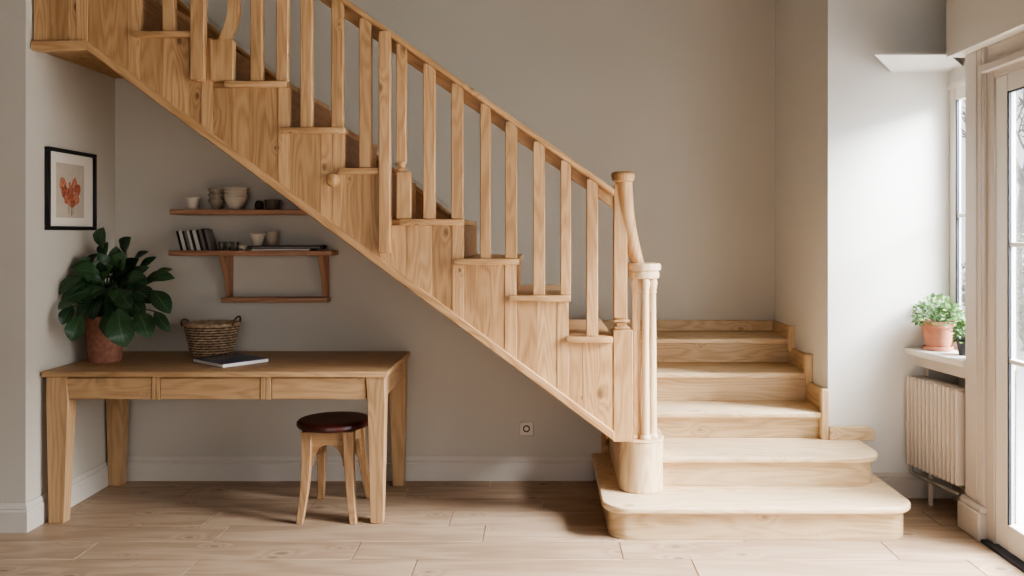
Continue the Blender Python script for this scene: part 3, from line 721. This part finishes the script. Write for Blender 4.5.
for k, (bx, by, tx, ty, w) in enumerate(lv):
    cpx = lambda x: x / 3.84 + 40
    cpy = lambda y: y / 3.84 + 220
    mx, my = (bx + tx) / 2, (by + ty) / 2
    front = (my - 150) / 300                                        # lower leaves hang further forward
    D = 4.68 - .26 * max(0, front) + rnd.uniform(-.04, .04)
    if mx < 230: D -= .14 * (230 - mx) / 150
    if w > 70: D -= .02
    p0, p1 = W(cpx(bx), cpy(by), D + .03), W(cpx(tx), cpy(ty), D - .03)
    for p in (p0, p1): p.x = max(p.x, XL + .02)
    nrm = Vector((rnd.uniform(-.5, .5), -1, rnd.uniform(.35, 1.0)))
    fo.leaf(p0, p1, w / 3.84 / (F / D) * 1.12, nrm, curve=.14, fold=rnd.uniform(.08, .3), rows=9, tint=(.95 if k in (3, 4) else rnd.random() * .6), wave=.05, shape=1.2)
    root = Vector((PX + rnd.uniform(-.04, .04), PY + rnd.uniform(-.04, .04), DZ + .21))
    mid = root.lerp(p0, .55) + Vector((0, 0, .05))
    sm.tube([root, mid, p0 + (p1 - p0) * .02], [.005, .004, .003], seg=6)
obj('foliage', fo, M['leaf'], pp); obj('plant_stem', sm, M['stem'], pp)

# ------------------------------------------------------------------ basket and book on the desk
BX, BY = -1.910, 4.872
bs = thing('basket', 'small woven wicker basket with two loop handles on the desk', 'basket', (BX, BY, DZ))
prof, rows = [], 12
for k in range(rows * 4 + 1):
    q = k / (rows * 4); prof.append((.108 + .041 * q ** .9 + .005 * abs(math.sin(q * rows * math.pi)), .178 * q))
n_out = len(prof)
prof = [(.05, .002)] + prof + [(.143, .184), (.139, .178)] + [(.100 + .039 * q, .012 + .16 * q) for q in (1, .75, .5, .25, 0)] + [(.0005, .012)]
def wv(r, a, k):
    if not (1 <= k <= n_out): return r
    return r + .0045 * math.sin(20 * a + math.pi * (((k - 1) // 4) % 2))
b = B().lathe(prof, (BX, BY, DZ + .001), seg=160, sy=.82, rf=wv)
for f in b.bm.faces:
    c = f.calc_center_median(); rr = math.hypot(c.x - BX, (c.y - BY) / .82)
    row = int((c.z - DZ) / .178 * rows)
    ang = math.atan2((c.y - BY) / .82, c.x - BX)
    f.material_index = 1 if abs(math.sin((c.z - DZ - .001) / .178 * rows * math.pi)) < .42 else 0
obj('basket_body', b, [M['basket'], M['basket_dark']], bs)
rimpts = [(BX + .151 * math.cos(a), BY + .151 * .82 * math.sin(a), DZ + .181 + .002 * math.sin(20 * a)) for a in [2 * math.pi * i / 60 for i in range(61)]]
obj('rim', B().tube(rimpts, .0075, seg=8), M['basket'], bs)
for sg, hgt in ((-1, .032), (1, .050)):
    hp = []
    for i in range(13):
        t = math.pi * i / 12
        hp.append((BX + sg * (.143 + .014 * math.sin(t)), BY - .055 * math.cos(t) - .01, DZ + .172 + hgt * math.sin(t) ** .8))
    obj('handle', B().tube(hp, .0055, seg=8), M['basket_dark'], bs)

bo = thing('book', 'large dark blue book lying flat on the desk before the basket', 'book', (-1.668, 4.40, DZ))
L1, L2, TH = .315, .268, .021
xf = Matrix.Translation((-1.668, 4.40, DZ)) @ Matrix.Rotation(math.radians(50), 4, 'Z')
# local x runs along the long pale fore-edge (to the right and away), local y to the left
obj('cover', B().box(0, L2, 0, L1, 0, .002, bev=.0005, xf=xf).box(0, L2, 0, L1, TH - .0022, TH, bev=.0005, xf=xf).box(0, L2, L1 - .002, L1, 0, TH, bev=.0005, xf=xf), M['blue'], bo)
obj('pages', B().box(.003, L2 - .003, .003, L1 - .003, .002, TH - .0022, bev=0, xf=xf), M['pages'], bo)
obj('cover_panel', B().box(.03, L2 - .05, .16, L1 - .05, TH, TH + .0004, bev=0, xf=xf), M['cover_grey'], bo)

# ------------------------------------------------------------------ wall socket
so = thing('wall_socket', 'single pale wall socket above the skirting under the staircase', 'socket', (-.11, YP2, .31))
obj('plate', B().box(-.15, -.07, YP2 - .009, YP2, .268, .348, bev=.003), M['socket'], so)
t = Matrix.Translation((-.11, YP2 - .0085, .308)) @ Matrix.Rotation(math.pi / 2, 4, 'X')
obj('socket_well', B().lathe([(.021, 0), (.021, .002), (.015, .0025), (.012, .001), (.0005, .001)], seg=24, xf=t), M['socket_dark'], so)
obj('socket_face', B().lathe([(.0135, .001), (.013, .0035), (.0005, .004)], seg=20, xf=t), M['socket'], so)

# ------------------------------------------------------------------ radiator
ra = thing('radiator', 'cream ribbed radiator on the wall under the window sill', 'radiator', (2.056, 4.70, 0))
ya, yb, zr0, zr1 = 4.262, 4.70, .20, .672
nr = 13; step = (yb - ya) / nr
outl = []
for k in range(nr):
    c = ya + step * k
    outl += [(2.098, c + step * .01), (2.066, c + step * .06), (2.056, c + step * .22), (2.056, c + step * .50), (2.066, c + step * .66), (2.098, c + step * .71)]
outl += [(2.098, yb), (2.12, yb), (2.12, ya)]
obj('front_panel', B().prism(outl, 'z', zr0, zr1, bev=0), M['rad'], ra)
g = B()
for k in range(nr): g.box(2.062, 2.16, ya + step * k + step * .2, ya + step * k + step * .8, zr1 - .004, zr1 + .010, bev=.003)
obj('top_grille', g.box(2.12, 2.165, ya, yb, zr1 - .03, zr1 - .003, bev=0), M['rad'], ra)
obj('rear_panel', B().box(2.15, 2.17, ya, yb, zr0, zr1 - .02, bev=.003), M['rad'], ra)
obj('side_cover', B().box(2.066, 2.165, yb - .002, yb + .006, zr0, zr1, bev=.002), M['rad'], ra)
obj('pipe', B().tube([(2.085, yb - .01, zr0 + .01), (2.085, yb - .012, .155), (2.085, yb - .05, .148), (2.085, ya + .02, .148)], .011, seg=12), M['metal'], ra)
obj('pipe', B().tube([(2.13, ya, .172), (2.13, yb - .02, .172)], .009, seg=10), M['metal'], ra)
obj('bracket', B().box(2.115, 2.135, 4.565, 4.580, .0, .2, bev=.002), M['rad'], ra)
obj('wall_bracket', B().box(2.17, 2.26, 4.33, 4.36, .5, .56, bev=.002), M['rad'], ra)
obj('wall_bracket', B().box(2.17, 2.31, 4.58, 4.61, .5, .56, bev=.002), M['rad'], ra)
ra.rotation_euler = (0, 0, math.radians(10.5)); ra.location = (1.993, 4.705, 0)

# ------------------------------------------------------------------ pots on the sill
ZS = .835
def herb(name, label, x, y, rp, hp, mat, rimh, fol, n, seed, saucer):
    o = thing(name, label, 'plant', (x, y, ZS))
    z0 = ZS + (.008 if saucer else 0)
    pr_ = [(rp * .66, 0), (rp * .68, .004), (rp * .9, hp - rimh), (rp, hp - rimh + .002), (rp, hp - .003), (rp * .97, hp), (rp * .88, hp - .004), (rp * .84, hp - .02), (.0005, hp - .02)]
    obj('pot', B().lathe(pr_, (x, y, z0), seg=36), M[mat], o)
    if saucer: obj('saucer', B().lathe([(rp * .72, 0), (rp * .84, .003), (rp * .86, .02), (rp * .82, .022), (rp * .78, .008), (.0005, .008)], (x, y, ZS), seg=32), M[mat], o)
    obj('soil', B().lathe([(rp * .84, 0), (rp * .5, .006), (.0005, .008)], (x, y, z0 + hp - .021), seg=20), M['soil'], o)
    r_ = random.Random(seed); f, s_ = B(), B()
    for k in range(n):
        th_, ph = r_.uniform(0, 2 * math.pi), math.acos(r_.uniform(-.15, 1)); q = r_.uniform(.45, 1) ** .6
        d = Vector((math.sin(ph) * math.cos(th_) * fol[0], math.sin(ph) * math.sin(th_) * fol[0], math.cos(ph) * fol[1])) * q
        p = Vector((x, y, z0 + hp)) + d
        p.x = min(p.x, 2.275)
        out = (d.normalized() + Vector((r_.uniform(-.7, .7), r_.uniform(-.7, .7), r_.uniform(-.5, .5)))).normalized()
        l_ = r_.uniform(.018, .032)
        f.leaf(p, p + out * l_, l_ * .8, Vector((r_.uniform(-.6, .3), -.6, 1)), curve=.1, rows=4, tint=r_.random())
        if k % 6 == 0: s_.tube([(x + r_.uniform(-.02, .02), y + r_.uniform(-.02, .02), z0 + hp - .016), Vector((x, y, z0 + hp)) + d * .5, p], .0016, seg=5)
    obj('foliage', f, M['herb'], o); obj('plant_stem', s_, M['stem'], o)
    return o
herb('potted_plant', 'leafy green plant in a terracotta pot on the window sill', 2.138, 4.625, .090, .152, 'terracotta', .035, (.130, .125), 330, 5, True)
herb('potted_plant', 'small green plant in a dark grey pot on the sill', 2.195, 4.43, .052, .085, 'darkpot', .016, (.058, .11), 170, 9, False)

# ------------------------------------------------------------------ outside
struct('ground', B().box(2.42, 30, -12, 34, -.25, -.12, bev=0), M['ground'])
def tree(name, label, x, y, h, seed, spread=.5):
    o = thing(name, label, 'tree', (x, y, -.12)); r_ = random.Random(seed)
    tr, br = B(), B()
    def grow(p, d, L_, rad, lev):
        p2 = p + d * L_; m = p + d * L_ * .5 + Vector((r_.uniform(-.05, .05), r_.uniform(-.05, .05), 0)) * L_
        (tr if lev == 0 else br).tube([p, m, p2], [rad, rad * .85, rad * .68], seg=7 if lev < 2 else 4)
        if lev >= 5: return
        for _ in range(3 if lev < 4 else 2):
            nd = (d + Vector((r_.uniform(-1, 1), r_.uniform(-1, 1), r_.uniform(-.3, .6))) * spread * 1.3).normalized()
            grow(p2 - d * L_ * r_.uniform(0, .3), nd, L_ * r_.uniform(.6, .8), rad * .6, lev + 1)
    grow(Vector((x, y, -.12)), Vector((0, 0, 1)), h * .3, h * .022, 0)
    obj('trunk', tr, M['bark'], o); obj('branch', br, M['bark'], o)
tree('bare_tree', 'bare twiggy garden tree seen through the glazed door', 8.1, 14.6, 5.6, 4, .75)
def shrub(label, x, y, rx, rz_, n, seed):
    r_ = random.Random(seed); f, s_ = B(), B()
    o = thing('shrub', label, 'shrub', (x, y, -.12))
    for k in range(n):
        th_, ph = r_.uniform(0, 2 * math.pi), math.acos(r_.uniform(-.2, 1)); q = r_.uniform(.3, 1) ** .5
        d = Vector((math.sin(ph) * math.cos(th_) * rx, math.sin(ph) * math.sin(th_) * rx, math.cos(ph) * rz_)) * q * r_.uniform(.85, 1.1)
        p = Vector((x, y, .15)) + d
        e = Vector((r_.uniform(-1, 1), r_.uniform(-1, 1), r_.uniform(-.5, 1))).normalized() * r_.uniform(.06, .11)
        f.leaf(p, p + e, .055, Vector((-.5, -1, .6)), rows=2, tint=r_.random())
    for k in range(14):
        a = r_.uniform(0, 6.28)
        s_.tube([(x, y, -.12), (x + .3 * rx * math.cos(a), y + .3 * rx * math.sin(a), .4), (x + .75 * rx * math.cos(a), y + .75 * rx * math.sin(a), .15 + rz_ * .6)], [.03, .02, .01], seg=5)
    obj('foliage', f, M['hedge'], o); obj('woody_stem', s_, M['bark'], o)
shrub('grey-green garden shrub behind the glazed door panes', 6.6, 11.6, 1.0, 1.45, 1500, 3)

# ------------------------------------------------------------------ light
wl = bpy.data.worlds.new('world'); S.world = wl; wl.use_nodes = True
nt = wl.node_tree; bg = nt.nodes['Background']
bg.inputs[0].default_value = (.92, .96, 1, 1); bg.inputs[1].default_value = 3.2
def area(name, loc, aim, sx, sy, power, col):
    l = bpy.data.lights.new(name, 'AREA'); l.shape = 'RECTANGLE'; l.size = sx; l.size_y = sy; l.energy = power; l.color = col
    o = bpy.data.objects.new(name, l); COL.objects.link(o); o.location = loc
    o.rotation_euler = (Vector(aim) - Vector(loc)).to_track_quat('-Z', 'Y').to_euler(); return o
area('door_daylight', (3.05, 2.45, 1.95), (.4, 3.4, .2), 3.0, 2.4, 270, (.97, .98, .98))
area('sky_daylight', (4.4, 3.0, 4.1), (1.1, 4.1, 0), 2.6, 3.2, 5200, (.97, .98, 1))
area('window_daylight', (3.0, 4.25, 2.5), (1.5, 4.68, 1.1), .7, .8, 85, (.68, .85, 1))
area('rear_fill', (-.4, -3.5, 1.9), (-.3, 4, 1.4), 4.0, 2.0, 18, (1, .93, .84))  # added fill lamp behind the camera, brightens the stair front

# ------------------------------------------------------------------ camera and colour
cam = bpy.data.cameras.new('camera'); co = bpy.data.objects.new('camera', cam); COL.objects.link(co)
co.location = (0, 0, H); co.rotation_euler = (math.pi / 2, 0, 0)
cam.sensor_width = 36; cam.lens = 36 * F / 1024
cam.shift_x = -(CX - 512) / 1024; cam.shift_y = -(288 - CY) / 1024
cam.clip_start = .05; cam.clip_end = 100
S.camera = co
S.view_settings.view_transform = 'AgX'
S.view_settings.look = 'AgX - Medium High Contrast'
S.view_settings.exposure = -.05
S.cycles.use_denoising = True
S.cycles.max_bounces = 10; S.cycles.diffuse_bounces = 6; S.cycles.transparent_max_bounces = 12
S.cycles.sample_clamp_indirect = 6
